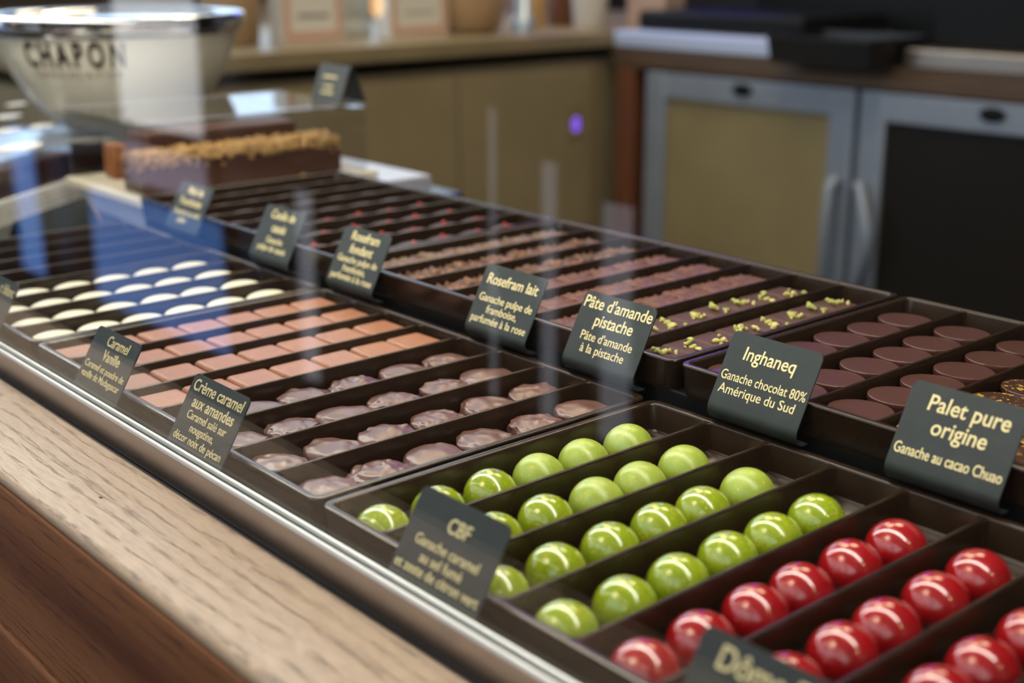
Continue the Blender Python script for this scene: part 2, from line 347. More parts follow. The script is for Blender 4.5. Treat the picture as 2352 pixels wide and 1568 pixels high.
# wooden counter ledge
led = tag(empty('counter_ledge', (-.2, -.046, -.018)), 'worn oak counter ledge with dark stained front below the glass rail', 'counter')
bm = bmesh.new(); add_box(bm, -1.3, 1.1, -.0265, .0275, -.006, 0, .0029, 5); finish('ledge_board', bm, MT['oak'], led)
bm = bmesh.new(); add_box(bm, -1.3, 1.1, -.0263, .026, -.086, -.0062, .001, 2); finish('front_board', bm, MT['dark_oak'], led)
bm = bmesh.new(); add_box(bm, -1.3, 1.1, -.0225, .020, -.092, -.086); finish('groove_strip', bm, MT['dark_oak'], led)
bm = bmesh.new(); add_box(bm, -1.3, 1.1, -.0258, .026, Zf+.018, -.092, .002, 2); finish('lower_panel', bm, MT['dark_oak'], led)
# black strip standing in for the shaded gap between ledge and rail
bm = bmesh.new(); add_box(bm, -1.3, 1.1, .0275, .0312, -.02, -.004); finish('gap_shade', bm, MT['black'], led)
# small chip hole in the ledge
def onz(px, py, z):
    d = FW + RT*((px-1176)/FPX) - UP*((py-784)/FPX); return CAM + d*((z-CAM.z)/d.z)
c = onz(232, 1142, -.018)
bm = bmesh.new(); bmesh.ops.create_icosphere(bm, subdivisions=2, radius=.0011)
for v in bm.verts: v.co = Vector((c.x+.2+v.co.x*1.4, c.y+.046+v.co.y*.8, v.co.z*.25))
finish('chip_mark', bm, MT['ink'], led)

# ------------------------------------------------------------------ trays
def make_tray_meshes():
    bm = bmesh.new()
    W, D, H = TW, TD, .0165
    e = .0012
    rings = [rrect(e*1.4, W-e*1.4, e*1.4, D-e*1.4, .006, -H),
             rrect(e, W-e, e, D-e, .006, -H+.001),
             rrect(.0004, W-.0004, .0004, D-.0004, .006, -.0022),
             rrect(0, W, 0, D, .006, -.0010), rrect(.0003, W-.0003, .0003, D-.0003, .006, -.0003), rrect(.0011, W-.0011, .0011, D-.0011, .0055, 0),
             rrect(TR-.0014, W-TR+.0014, TR-.0012, D-TR+.0012, .0045, -.0001),
             rrect(TR-.0004, W-TR+.0004, TR-.0003, D-TR+.0003, .004, -.0006),
             rrect(TR, W-TR, TR, D-TR, .004, -.0014),
             rrect(TR+.0008, W-TR-.0008, TR+.0008, D-TR-.0008, .004, -.0135),
             rrect(TR+.0018, W-TR-.0018, TR+.0018, D-TR-.0018, .004, -.0145)]
    loft(bm, rings)
    t = finish('tray_body', bm, MT['tray']); body = t.data; bpy.data.objects.remove(t)
    bm = bmesh.new()
    y0, y1 = TR-.001, D-TR+.001
    def outline(th, fl, z):
        L = []
        prof = [(y0, fl), (y0+.0015, fl*.55+th*.45), (y0+.0032, th*1.15), (y0+.006, th), (y1-.006, th), (y1-.0032, th*1.15), (y1-.0015, fl*.55+th*.45), (y1, fl)]
        for y, h in prof: L.append((h/2, y, z))
        for y, h in reversed(prof): L.append((-h/2, y, z))
        return L
    loft(bm, [outline(.0032, .0085, -.0145), outline(.0022, .0068, -.002), outline(.0018, .0062, -.0011), outline(.0009, .0050, -.0007)])
    t = finish('divider', bm, MT['tray']); div = t.data; bpy.data.objects.remove(t)
    return body, div
TBODY, TDIV = make_tray_meshes()
def tray(x, y, z, lab):
    t = tag(empty('chocolate_tray', (x, y, z)), lab, 'tray', 'brown plastic chocolate trays')
    link('tray_body', TBODY, t)
    for k in range(1, 8):
        d = link('divider', TDIV, t); d.location = (TM+k*P, 0, 0)
    return t
def TX(n, back): return (n-3)*(TW+TG) + (BX if back else 0)
tray(TX(1, 0), 0, 0, 'brown divided tray holding the ivory ovals, at the far left front')
tray(TX(2, 0), 0, 0, 'brown divided tray of tan bars and nutty lumps in the front row')
tray(TX(3, 0), 0, 0, 'brown divided tray of green and red domes, nearest in the front row')
tray(TX(1, 1), BY, BH, 'raised brown tray of dark ovals with red bits, beside the cake board')
tray(TX(2, 1), BY, BH, 'raised brown tray of flaked, rose and pistachio chocolates, middle of the back row')
tray(TX(3, 1), BY, BH, 'raised brown tray of flat dark discs at the right of the back row')

# ------------------------------------------------------------------ chocolates
FLOOR = -.0144
def mesh_of(bm, mats, angle=50):
    bmesh.ops.recalc_face_normals(bm, faces=bm.faces)
    fl = bm.faces.layers.int.get('flat')
    for f in bm.faces: f.smooth = not (fl and f[fl])
    me = bpy.data.meshes.new('m'); bm.to_mesh(me); bm.free()
    if me.attributes.get('flat'): me.attributes.remove(me.attributes['flat'])
    sm = [p.use_smooth for p in me.polygons]
    me.set_sharp_from_angle(angle=R(angle))
    me.polygons.foreach_set('use_smooth', sm)
    if mats: me.materials.append(mats)
    return me
def dome_mesh(m, rr=.0121):
    bm = bmesh.new()
    prof = [(.0118*.96, 0), (.0120, .0006), (rr, .0032)]
    for i in range(1, 13):
        a = R(90*i/13); prof.append((rr*math.cos(a), .0032 + rr*.985*math.sin(a)))
    vs = lathe(bm, prof, 40, caps=(True, False))
    top = bm.verts.new((0, 0, .0032 + rr*.985))
    for i in range(40): bm.faces.new((vs[-1][i], vs[-1][(i+1) % 40], top))
    return mesh_of(bm, m)
def bar_mesh(m, lx, ly, h, bev, jitter=0, seed=0, sub=0, edge=.0):
    bm = bmesh.new(); add_box(bm, -lx/2, lx/2, -ly/2, ly/2, 0, h, bev, 4)
    if sub:
        bmesh.ops.subdivide_edges(bm, edges=list(bm.edges), cuts=sub, use_grid_fill=True)
    for v in bm.verts:
        if jitter:
            n = noise.noise_vector(v.co*260 + Vector((seed*7.3, seed*3.1, 0)))
            v.co += Vector((n.x*jitter*edge, n.y*jitter*edge, n.z*jitter)) * (0.2 if v.co.z < .001 else 1)
    return mesh_of(bm, m, 60)
def lump_mesh(m, rx, ry, h, amp, freq, seed, flat=.0):
    bm = bmesh.new(); bmesh.ops.create_icosphere(bm, subdivisions=5, radius=1)
    o = Vector((seed*11.7, seed*5.3, seed*2.9))
    for v in bm.verts:
        c = v.co.copy(); n1 = noise.noise(c*freq + o); n2 = noise.noise(c*freq*2.3 + o*1.7)
        ridg = max(0, noise.noise(c*freq*1.4 + o*2.1))**1.5
        k = 1 + amp*(.6*n1 + .12*n2 + .9*ridg)
        e = (abs(c.x)**2.6 + abs(c.y)**2.6)**(1/2.6); 
        z = c.z
        zz = (1 if z > 0 else -1)*abs(z)**(.62 - flat)
        v.co = Vector((c.x*rx*k*1.02, c.y*ry*k*1.02, h*.5 + zz*h*.5*(1 + (amp*1.5*(n1*.7 + ridg*1.3) if z > 0 else 0))))
        if v.co.z < 0: v.co.z = 0
    return mesh_of(bm, m, 180)
def lentil_mesh(m, rx, ry, h, seed=0):
    bm = bmesh.new(); bmesh.ops.create_uvsphere(bm, u_segments=40, v_segments=20, radius=1)
    for v in bm.verts:
        c = v.co; z = c.z
        k = 1 + .025*noise.noise(c*2 + Vector((seed*3.3, 0, 0)))
        v.co = Vector((c.x*rx*k, c.y*ry*k, h*.5 + (1 if z > 0 else -1)*abs(z)**.75*h*.5))
    return mesh_of(bm, m, 180)
def disc_mesh(m, r, h, seed=0):
    bm = bmesh.new()
    prof = [(r*.90, 0), (r*.93, .0008), (r*.95, h*.6), (r, h-.0022), (r, h-.0008), (r*.992, h-.0002), (r*.975, h), (r*.95, h), (r*.5, h)]
    lathe(bm, prof, 48)
    for v in bm.verts: v.co.x *= 1.07 + .012*noise.noise(v.co*90 + Vector((seed, 0, 0))); v.co.y *= 1 + .012*noise.noise(v.co*80 + Vector((0, seed, 0)))
    return mesh_of(bm, m, 40)
def rough_square(m, lx, ly, h, seed, amp=.0012, freq=330, top=.0006):
    bm = bmesh.new(); n = 22
    def edge(t, s): return amp*(noise.noise(Vector((t*freq, s*3.1+seed*5.7, seed))) + .7*abs(noise.noise(Vector((t*freq*1.8, s*1.7, seed*2.2)))))
    rings = []
    for z, k in ((0, .97), (.001, 1), (h-.0016, 1.0), (h-.0005, .985), (h, .95), (h+.0001, .6), (h+.0002, .25)):
        ring = []
        for side in range(4):
            for i in range(n):
                t = -.5 + i/n
                if side == 0: p = (lx*t, -ly/2 - edge(t*lx, 1))
                elif side == 1: p = (lx/2 + edge(t*ly, 2), ly*t)
                elif side == 2: p = (-lx*t, ly/2 + edge(t*lx, 3))
                else: p = (-lx/2 - edge(t*ly, 4), -ly*t)
                q = Vector((p[0]*k, p[1]*k, 0)); dz = 0
                if z > .002: dz = top*noise.noise(Vector((q.x*420, q.y*420, seed*3.7)))*2
                ring.append((q.x, q.y, z+dz))
        rings.append(ring)
    loft(bm, rings)
    return mesh_of(bm, m, 60)
def crumbs_mesh(m, n, sx, sy, size, seed, cluster=True):
    r = random.Random(seed); bm = bmesh.new()
    cx, cy = r.uniform(-.2, .2)*sx, r.uniform(-.25, .25)*sy
    for i in range(n):
        t = bmesh.ops.create_icosphere(bm, subdivisions=2, radius=1)
        s = size*r.uniform(.6, 1.25); q = Vector((cx + r.gauss(0, .2)*sx, cy + r.gauss(0, .18)*sy, s*.55))
        q.x = max(-sx*.42, min(sx*.42, q.x)); q.y = max(-sy*.42, min(sy*.42, q.y))
        if i and r.random() < .35: q.z += s*.7
        rot = Matrix.Rotation(r.uniform(0, 6.28), 3, Vector((r.random(), r.random(), r.random()+.1)).normalized())
        for v in t['verts']:
            k = 1 + .45*noise.noise(v.co*1.7 + Vector((seed*3.1+i*1.9, i, seed)))
            v.co = rot @ Vector((v.co.x*s*k*1.3, v.co.y*s*k*.9, v.co.z*s*k*.75)) + q
    return mesh_of(bm, m, 60)
ORD = ['nearest the glass', 'second from the glass', 'third from the glass', 'fourth from the glass', 'fifth from the glass', 'sixth from the glass', 'seventh from the glass', 'eighth from the glass']
ORDB = ['nearest the cards', 'second back', 'third back', 'fourth back', 'fifth back', 'sixth back', 'seventh back', 'eighth back']
def place_row(name, kind, rowname, group, back, n, k, ys, meshes, rz=0.05, dx=.0, jit=.0006, topping=None, tname='topping', variant=None, cat='chocolate', tilt=0.0, lift=0.0):
    x = TX(n, back) + TM + (k-.5)*P + dx; y0 = BY if back else 0; z = (BH if back else 0) + FLOOR
    for i, y in enumerate(ys):
        p = (x + rnd.uniform(-jit, jit), y0 + y + rnd.uniform(-jit, jit)*(.3 if tilt else 1), z + lift)
        if not in_frame((p[0], p[1], p[2]+.01), 60): continue
        kd, me = kind, meshes[(i*3 + k*5) % len(meshes)]
        if variant and variant(k, i): kd, me = variant(k, i)
        o = link(name, me); o.location = p; o.rotation_euler = (tilt, 0, rnd.uniform(-rz, rz))
        tag(o, '%s, %s in %s' % (kd, (ORDB if back else ORD)[i], rowname), cat, group)
        if topping:
            tm, tz = topping[(i*2 + k*3) % len(topping)]
            if tm: t = link(tname, tm, o); t.location = (0, 0, tz)
GD, GM, RD = dome_mesh(MT['green']), dome_mesh(MT['green_matte']), dome_mesh(MT['red'], .0124)
six = [.0170, .0455, .0738, .1020, .1285, .1580]
matte = {(1, 3), (1, 4), (1, 5), (2, 3), (2, 4), (2, 5), (3, 5)}
for k in range(1, 5):
    rn = ['leftmost green row', 'second green row', 'third green row', 'rightmost green row'][k-1]
    place_row('dome_chocolate', 'glossy speckled green dome', rn, 'green dome chocolates', 0, 3, k, six, [GD], rz=3.1,
              variant=lambda kk, i: ('satin pale green dome', GM) if (kk, i) in matte else None)
for k in range(5, 9):
    rn = ['leftmost red row', 'second red row', 'third red row', 'rightmost red row'][k-5]
    place_row('dome_chocolate', 'glossy red dome', rn, 'red dome chocolates', 0, 3, k, [.0175, .0465, .0755, .1015, .1315, .1605], [RD], rz=3.1)
PB = [bar_mesh(MT['pink_bar'], .0262, .0253, .0113, .0030)]
for k in range(1, 5):
    rn = ['tan row beside the ovals', 'second tan row from the ovals', 'third tan row from the ovals', 'tan row beside the lumps'][k-1]
    place_row('caramel_bar', 'flat tan caramel bar', rn, 'tan caramel bars', 0, 2, k, [.0165+.0262*i for i in range(7)], PB, rz=.03, jit=.0005)
NL = [lump_mesh(MT['nougat'], .0135, .0148, .0098, .12+.02*(s % 4), 1.35+.16*s, s) for s in range(9)]
for k in range(5, 9):
    rn = ['lump row beside the tan bars', 'second lump row from the bars', 'third lump row from the bars', 'lump row beside the green domes'][k-5]
    place_row('nougat_chocolate', 'bumpy brown nut lump', rn, 'bumpy brown nut chocolates', 0, 2, k, [.0185, .0475, .0775, .1070, .1400, .1705], NL, rz=3.1, jit=.001)
WL = [lentil_mesh(MT['white'], .0118, .0147, .0116, s) for s in range(3)]
for k in range(5, 9):
    rn = ['far row of ovals', 'second far row of ovals', 'third far row of ovals', 'oval row beside the tan bars'][k-5]
    place_row('oval_chocolate', 'ivory oval chocolate', rn, 'ivory oval chocolates', 0, 1, k, [.0205, .0490, .0778, .1068, .1360, .1660], WL, rz=.12)
DO = [lentil_mesh(MT['dark_choc'], .0128, .0150, .0098, s) for s in range(2)]
BT = [(crumbs_mesh(MT['berry'], 2, .006, .008, .0018, 50+s), .0088) for s in range(4)] + [(None, 0)]
names_b1 = ['row beside the cake board', 'second row from the board', 'third row from the board', 'fourth row from the board', 'fifth row from the board', 'sixth row from the board', 'seventh row from the board', 'row beside the grey pralines']
for k in range(1, 9):
    place_row('oval_chocolate', 'dark oval with red berry bits' if k > 4 else 'plain dark oval', names_b1[k-1], 'dark oval chocolates', 1, 1, k, [.0200, .0490, .0778, .1068, .1360, .1660], DO, rz=.1,
              topping=BT[:4] if k > 4 else None, tname='berry_topping')
sev = [.0175+.0252*i for i in range(7)]
BG = [rough_square(MT['beige'], .0245, .0232, .0095, s, .0024, freq=230, top=.0012) for s in range(5)]
place_row('praline_chocolate', 'rough brown grey praline', 'grey row beside the dark ovals', 'rough grey pralines', 1, 2, 1, sev, BG, rz=.1)
FL = [rough_square(MT['flake'], .026, .0245, .0092, s+9, .0014, top=.0016) for s in range(5)]
for k in (2, 3): place_row('flaked_chocolate', 'orange flaked dark square', ['left flaked row', 'right flaked row'][k-2], 'flaked squares', 1, 2, k, sev, FL, rz=.1)
RS = [rough_square(MT['rose'], .0245, .0232, .0098, s+20, .0026, freq=230) for s in range(6)]
for k in (4, 5, 6): place_row('rose_chocolate', 'ragged rose brown square', ['rose row beside the flaked squares', 'middle rose row', 'rose row beside the pistachio squares'][k-4], 'rose brown squares', 1, 2, k, sev, RS, rz=.08)
PC = [bar_mesh(MT['pist_choc'], .0265, .0207, .0095, .0022)]
PT = [(crumbs_mesh(MT['pistachio'], 9, .018, .016, .00145, 70+s), .0094) for s in range(7)]
for k in (7, 8): place_row('pistachio_chocolate', 'brown square with green nut crumbs', ['pistachio row beside the rose squares', 'pistachio row beside the dark discs'][k-7], 'pistachio squares', 1, 2, k, [.0165+.0211*i for i in range(8)], PC, rz=.03, jit=.0004, topping=PT, tname='pistachio_topping')
DM = [disc_mesh(MT['disc'], .0141, .0100, s) for s in range(3)]
GDM = [disc_mesh(MT['gold_disc'], .0141, .0100, s) for s in range(2)]
for k in (1, 2, 3): place_row('disc_chocolate', 'smooth dark disc', ['disc row beside the pistachio squares', 'second disc row', 'third disc row'][k-1], 'flat dark discs', 1, 3, k, [.0200+.0285*i for i in range(6)], DM, rz=.2, jit=.0009, tilt=-R(1.5), lift=.0004)
for k in (4, 5): place_row('disc_chocolate', 'gold flecked dark disc', ['first gold flecked row', 'second gold flecked row'][k-4], 'gold flecked discs', 1, 3, k, [.0200+.0285*i for i in range(6)], GDM, rz=.2, jit=.0009, tilt=-R(1.5), lift=.0004)

# ------------------------------------------------------------------ name cards
def text_mesh(body, size, bold, align='CENTER', sx=1.0, shear=0.0, mat_=None, extrude=.00012, space=1.0):
    cu = bpy.data.curves.new('t', 'FONT'); cu.body = body; cu.size = size; cu.align_x = align; cu.align_y = 'BOTTOM_BASELINE'
    cu.offset = bold; cu.shear = shear; cu.extrude = extrude; cu.resolution_u = 4; cu.space_character = space
    o = bpy.data.objects.new('t', cu); COL.objects.link(o)
    dg = bpy.context.evaluated_depsgraph_get(); dg.update()
    me = bpy.data.meshes.new_from_object(o.evaluated_get(dg), depsgraph=dg)
    bpy.data.objects.remove(o); bpy.data.curves.remove(cu)
    for v in me.vertices: v.co.x *= sx
    me.materials.clear(); me.materials.append(mat_ or MT['gold'])
    return me
CW, CH = .0513, .0408
def card_mesh(lean, w=CW, h=CH, rb=.0026, foot=.003, th=.0007, rc=.0034):
    path = []; n = 10
    for i in range(n+1): path.append((rc*(1-math.cos(R(90*i/n))), 0, 0.0))   # s from the top; fine rows through the rounded corners
    path = [(s, 0, 0) for s, _, _ in path] + [(rc+(h-rc)*i/4, 0, 0) for i in range(1, 5)]
    pts = [(0.0, h-s, math.sqrt(max(0, rc*rc-(rc-s)**2))-rc if s < rc else 0.0, 0.0) for s, _, _ in path]  # y, z, half-width change, normal angle
    turn = R(90) + lean
    for i in range(1, 10):
        a = turn*i/9; pts.append((rb*(1-math.cos(a)), -rb*math.sin(a), 0.0, a))
    a = turn; y, z = pts[-1][0], pts[-1][1]
    pts.append((y + foot*math.sin(a), z - foot*math.cos(a), 0.0, a))
    bm = bmesh.new(); F, B = [], []
    for (y, z, dw, a) in pts:
        nrm = Vector((0, -math.cos(a), -math.sin(a))); hw = w/2 + dw
        c = Vector((0, y, z))
        F.append([bm.verts.new(c + Vector((sx*hw, 0, 0))) for sx in (-1, -.33, .33, 1)])
        B.append([bm.verts.new(c - nrm*th + Vector((sx*hw, 0, 0))) for sx in (-1, -.33, .33, 1)])
    for i in range(len(pts)-1):
        for j in range(3):
            bm.faces.new((F[i][j], F[i][j+1], F[i+1][j+1], F[i+1][j])); bm.faces.new((B[i][j+1], B[i][j], B[i+1][j], B[i+1][j+1]))
        bm.faces.new((F[i][0], F[i+1][0], B[i+1][0], B[i][0])); bm.faces.new((F[i+1][3], F[i][3], B[i][3], B[i+1][3]))
    for e in (0, -1):
        for j in range(3): bm.faces.new((F[e][j], F[e][j+1], B[e][j+1], B[e][j]))
    return mesh_of(bm, MT['card'], 45)
LF, LB = R(31), R(28)
CARD_F, CARD_B = card_mesh(LF), card_mesh(LB, w=.0518, h=.0362, rb=.0060)
def card(x_left, back, lines, lab, w=CW):
    """lines: (text, size, v position from the card's top, bold, x shift)"""
    L = LB if back else LF; h = .0362 if back else CH
    loc = (x_left + w/2, .1917, .0098) if back else (x_left + w/2, -.0086, -.0122)
    t = tag(empty('name_card', loc), lab, 'sign', 'black name cards'); t.rotation_euler = (-L, 0, 0)
    link('card_panel', CARD_B if back else CARD_F, t)
    for txt, size, v, bold, xs in lines:
        me = text_mesh(txt, size, bold, sx=.92 if size > .0075 else .95, shear=.06 if size > .0075 else 0)
        wd = max(q.co.x for q in me.vertices) - min(q.co.x for q in me.vertices)
        o = link('lettering', me, t); o.rotation_euler = (R(90), 0, 0); o.location = (xs, -.00008, h - v)
        if wd > w*.94: o.scale = (w*.94/wd, 1, 1)
    return t
B1_, B2_ = .00010, .00003
card(.0558, 0, [('CBF', .0080, .0120, B1_, .0015), ('Ganache caramel', .0056, .0205, B2_, 0), ('au sel fumé', .0056, .0260, B2_, 0), ('et zeste de citron vert', .0056, .0312, B2_, 0)], 'black card lettered CBF leaning among the green domes')
card(-.1235, 0, [('Crème caramel', .0080, .0078, B1_, 0), ('aux amandes', .0080, .0152, B1_, .001), ('Caramel salé sur', .0057, .0208, B2_, 0), ('nougatine,', .0057, .0262, B2_, 0), ('décor noix de pécan', .0057, .0318, B2_, 0)], 'black card lettered Crème caramel aux amandes before the nut lumps')
card(-.2325, 0, [('Caramel', .0080, .0082, B1_, .003), ('Vanille', .0080, .0160, B1_, .002), ('Caramel et poudre de', .0054, .0224, B2_, 0), ('vanille de Madagascar', .0054, .0277, B2_, 0)], 'black card lettered Caramel Vanille before the tan bars')
card(-.3970, 0, [('t blanc', .0088, .0090, B1_, .013)], 'black card ending in blanc, cut off by the left edge of the photo')
card(.1955, 0, [('Dôme F', .0105, .0105, B1_, -.002)], 'black card lettered Dôme at the bottom edge, before the red domes')
card(.0400, 1, [('Inghaneq', .0092, .0125, B1_, -.001), ('Ganache chocolat 80%', .0066, .0235, B2_, 0), ('Amérique du Sud', .0066, .0300, B2_, -.001)], 'black card lettered Inghaneq before the dark discs', .0518)
card(-.0610, 1, [("Pâte d'amande", .0092, .0085, B1_, 0), ('pistache', .0092, .0172, B1_, .001), ("Pâte d'amande", .0068, .0255, B2_, 0), ('à la pistache', .0068, .0320, B2_, .0)], 'black card lettered Pâte d\'amande pistache before the pistachio squares', .0518)
card(-.1430, 1, [('Rosefram lait', .0088, .0110, B1_, 0), ('Ganache pulpe de', .0066, .0215, B2_, 0), ('framboise,', .0066, .0278, B2_, 0), ('parfumée à la rose', .0066, .0340, B2_, 0)], 'black card lettered Rosefram lait before the rose squares', .0518)
card(-.2885, 1, [('Rosefram', .0088, .0085, B1_, 0), ('fondant', .0088, .0170, B1_, 0), ('Ganache pulpe de', .0064, .0235, B2_, 0), ('framboise,', .0064, .0295, B2_, 0), ('parfumée à la rose', .0064, .0352, B2_, 0)], 'black card lettered Rosefram fondant before the red bit ovals', .0518)
card(-.3885, 1, [('Coulis de', .0088, .0090, B1_, 0), ('cassis', .0088, .0185, B1_, 0), ('Ganache', .0064, .0265, B2_, 0), ('pulpe de cassis', .0064, .0325, B2_, 0)], 'black card lettered Coulis de cassis in the back row', .0518)
card(.1375, 1, [('Palet pure', .0098, .0110, B1_, .002), ('origine', .0098, .0205, B1_, .001), ('Ganache au cacao Chuao', .0068, .0315, .00006, 0)], 'black card lettered Palet pure origine at the right edge', .0518)
card(-.5185, 1, [('Miel de', .0088, .0090, B1_, .002), ('Framboise', .0088, .0180, B1_, 0), ('Ganache au miel', .0064, .0260, B2_, 0), ('pulpe', .0064, .0320, B2_, -.004)], 'black card washed blue by the window reflection, leftmost of the back row', .0518)

# ------------------------------------------------------------------ cake box on the rear shelf
SH = .0046
cb = tag(empty('cake_board', (-.69, .32, SH)), 'cream cake board under the nut topped chocolate cake', 'board')
box('board_panel', -.076, .09, -.106, .132, 0, .008, MT['board'], cb, .0015)
zc = SH + .008
def cake(name, x0, x1, y0, y1, h, lab, nuts):
    t = tag(empty(name, ((x0+x1)/2, (y0+y1)/2, zc)), lab, 'cake')
    bm = bmesh.new(); add_box(bm, -(x1-x0)/2, (x1-x0)/2, -(y1-y0)/2, (y1-y0)/2, 0, h, .003, 3)
    bmesh.ops.subdivide_edges(bm, edges=list(bm.edges), cuts=3, use_grid_fill=True)
    for v in bm.verts: v.co += noise.noise_vector(v.co*70)*.0007
    finish('cake_body', bm, MT['cake'], t)
    if nuts:
        r = random.Random(3); bm = bmesh.new()
        X, Y = (x1-x0)/2, (y1-y0)/2
        def crumb(x, y, z, s):
            q = bmesh.ops.create_icosphere(bm, subdivisions=1, radius=s)
            for v in q['verts']: v.co = Vector((v.co.x*r.uniform(.7, 1.4), v.co.y*r.uniform(.7, 1.5), v.co.z*r.uniform(.6, 1.2))) + Vector((x, y, z))
        for i in range(620):
            crumb(r.uniform(-X, X), r.uniform(-Y, Y), h + r.uniform(-.0005, .0035), r.uniform(.0014, .0026))
        for i in range(240):
            yy = r.uniform(-Y, Y); crumb(X + r.uniform(0, .0012), yy, h - abs(r.gauss(0, .0032)) , r.uniform(.0012, .0022))
        for i in range(30): crumb(r.uniform(-X, X), -Y - r.uniform(0, .001), h - abs(r.gauss(0, .006)), r.uniform(.0012, .002))
        finish('nut_topping', bm, MT['nuts'], t)['kind'] = 'stuff'
    return t
cake('chocolate_cake', -.662, -.622, .224, .426, .0305, 'long chocolate cake topped with golden chopped nuts inside the clear box', True)
cake('chocolate_cake', -.735, -.690, .262, .420, .0420, 'plain chocolate loaf behind the nut topped cake in the clear box', False)
r_ = random.Random(5)
for i, (y, lab) in enumerate([(.262, 'stray nut crumb on the cream cake board, left one'), (.377, 'stray nut crumb on the cream cake board, right one')]):
    bm = bmesh.new(); bmesh.ops.create_icosphere(bm, subdivisions=2, radius=.0022)
    for v in bm.verts: v.co *= 1 + .3*noise.noise(v.co*500)
    o = finish('nut_crumb', bm, MT['nuts']); o.location = (-.6135, y, zc+.0016); tag(o, lab, 'nut', 'stray nut crumbs')
def hollow(name, x0, x1, y0, y1, z0, z1, th, m, parent):
    bm = bmesh.new()
    add_box(bm, x0, x1, y0, y0+th, z0, z1); add_box(bm, x0, x1, y1-th, y1, z0, z1)
    add_box(bm, x0, x0+th, y0+th, y1-th, z0, z1); add_box(bm, x1-th, x1, y0+th, y1-th, z0, z1); add_box(bm, x0, x1, y0, y1, z1, z1+th)
    return finish(name, bm, m, parent)
oc = tag(empty('cake_piece', (-.726, .247, zc)), 'small orange brown cake piece at the left end of the clear box', 'cake')
bm = bmesh.new(); add_box(bm, -.012, .012, -.007, .007, 0, .032, .003, 3)
for v in bm.verts: v.co += noise.noise_vector(v.co*90)*.001
finish('piece_body', bm, mat('orange_sponge', (.42, .15, .03), .6, noise_scale=150, col2=(.25, .08, .03)), oc)
cov = tag(empty('cake_cover', (-.69, .3175, zc)), 'clear acrylic box covering the long nut topped cake', 'cover')
hollow('clear_box', -.072, .0825, -.1005, .1285, 0, .060, .003, MT['acrylic'], cov)
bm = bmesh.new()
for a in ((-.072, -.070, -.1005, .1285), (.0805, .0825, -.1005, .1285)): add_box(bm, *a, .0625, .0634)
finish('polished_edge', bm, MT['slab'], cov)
ZT = zc + .0634
# folded tent card on the cover
tn = tag(empty('tent_card', (-.634, .432, ZT)), 'black folded tent card with gold print on top of the clear cake box', 'sign')
def tent(w, d, h, th, m, parent, name='card_panel', rr=.003):
    prof = [(-d/2, 0)]; L = math.atan2(d/2, h)
    for i in range(9):
        a = -(math.pi/2 - L) + (math.pi - 2*L)*i/8 
        prof.append((rr*math.sin(a), h - rr + rr*math.cos(a)))
    prof.append((d/2, 0))
    bm = bmesh.new(); n = len(prof)
    inner = [(y*(1-2*th/d) if abs(y) > .004 else y*.8, z-th*1.0 if z > 0 else 0) for y, z in prof]
    for k in range(n-1):
        for q, rv in ((prof, 0), (inner, 1)):
            a, b = q[k], q[k+1]
            vs = [bm.verts.new((sx*w/2, *p)) for sx, p in ((-1, a), (1, a), (1, b), (-1, b))]
            bm.faces.new(vs if not rv else vs[::-1])
        for sx in (-1, 1):
            bm.faces.new([bm.verts.new((sx*w/2, *p)) for p in (prof[k], prof[k+1], inner[k+1], inner[k])])
    bmesh.ops.remove_doubles(bm, verts=bm.verts, dist=1e-6)
    return finish(name, bm, m, parent)
tent(.050, .030, .034, .0012, MT['card'], tn)
La = math.atan2(.01225, .0322)
for v, wd in ((.0105, .026), (.0195, .017), (.0255, .022)):
    bm = bmesh.new(); n = int(wd/.003); r2 = random.Random(int(v*1e4))
    for i in range(n):
        add_box(bm, -wd/2+i*.003, -wd/2+i*.003+.0021, -.0002, .0002, 0, r2.uniform(.0016, .0028))
    o = finish('gold_print', bm, MT['gold'], tn); o.rotation_euler = (-La, 0, 0)
    s = .0345 - v; o.location = (0, -.015 + s*math.sin(La) - .0004, s*math.cos(La))

# ------------------------------------------------------------------ rotated box of dark chocolate at the far left
ang = math.atan2(.79, -.61)
def E3(t, d, z=0):   # along the box front, depth away from the viewer
    e = Vector((-.611, .7916, 0)); nn = Vector((-.7916, -.611, 0)); return Vector((-.716, .132, ZD)) + e*t + nn*d + Vector((0, 0, z))
def ebox(name, t0, t1, d0, d1, z0, z1, m, parent, bev=.001):
    bm = bmesh.new(); add_box(bm, t0, t1, d0, d1, z0, z1, bev)   # x along the front, y depth
    return finish(name, bm, m, parent)
def ethings(name, lab, cat, z=0):
    o = empty(name, E3(0, 0, z), ang); return tag(o, lab, cat)
ws = ethings('paper_sign', 'white paper strip sign standing in front of the dark chocolate box', 'sign')
ebox('sign_panel', -.03, .138, 0, .004, 0, .0215, MT['paper'], ws, .0005)
for i in range(3):
    bm = bmesh.new(); r2 = random.Random(i+40)
    x = -.02
    while x < .12:
        wd = r2.uniform(.004, .012); add_box(bm, x, x+wd, -.0003, .0004, .0045+i*.005, .0055+i*.005); x += wd + .004
    finish('faint_print', bm, MT['pale_ink'], ws)
db = ethings('chocolate_block', 'large dark chocolate slab inside the clear box at the left edge', 'chocolate')
ebox('slab_body', -.02, .150, .012, .13, 0, .044, MT['dark_choc'], db, .003)
dc = ethings('display_cover', 'clear acrylic box over the dark chocolate slab at the left edge', 'cover')
bm = bmesh.new()
def wallb(*a): add_box(bm, *a)
wallb(-.03, .205, .006, .009, 0, .052); wallb(-.03, .205, .138, .141, 0, .052); wallb(.202, .205, .009, .138, 0, .052); wallb(-.03, .205, .006, .141, .052, .055)
finish('clear_box', bm, MT['acrylic'], dc)
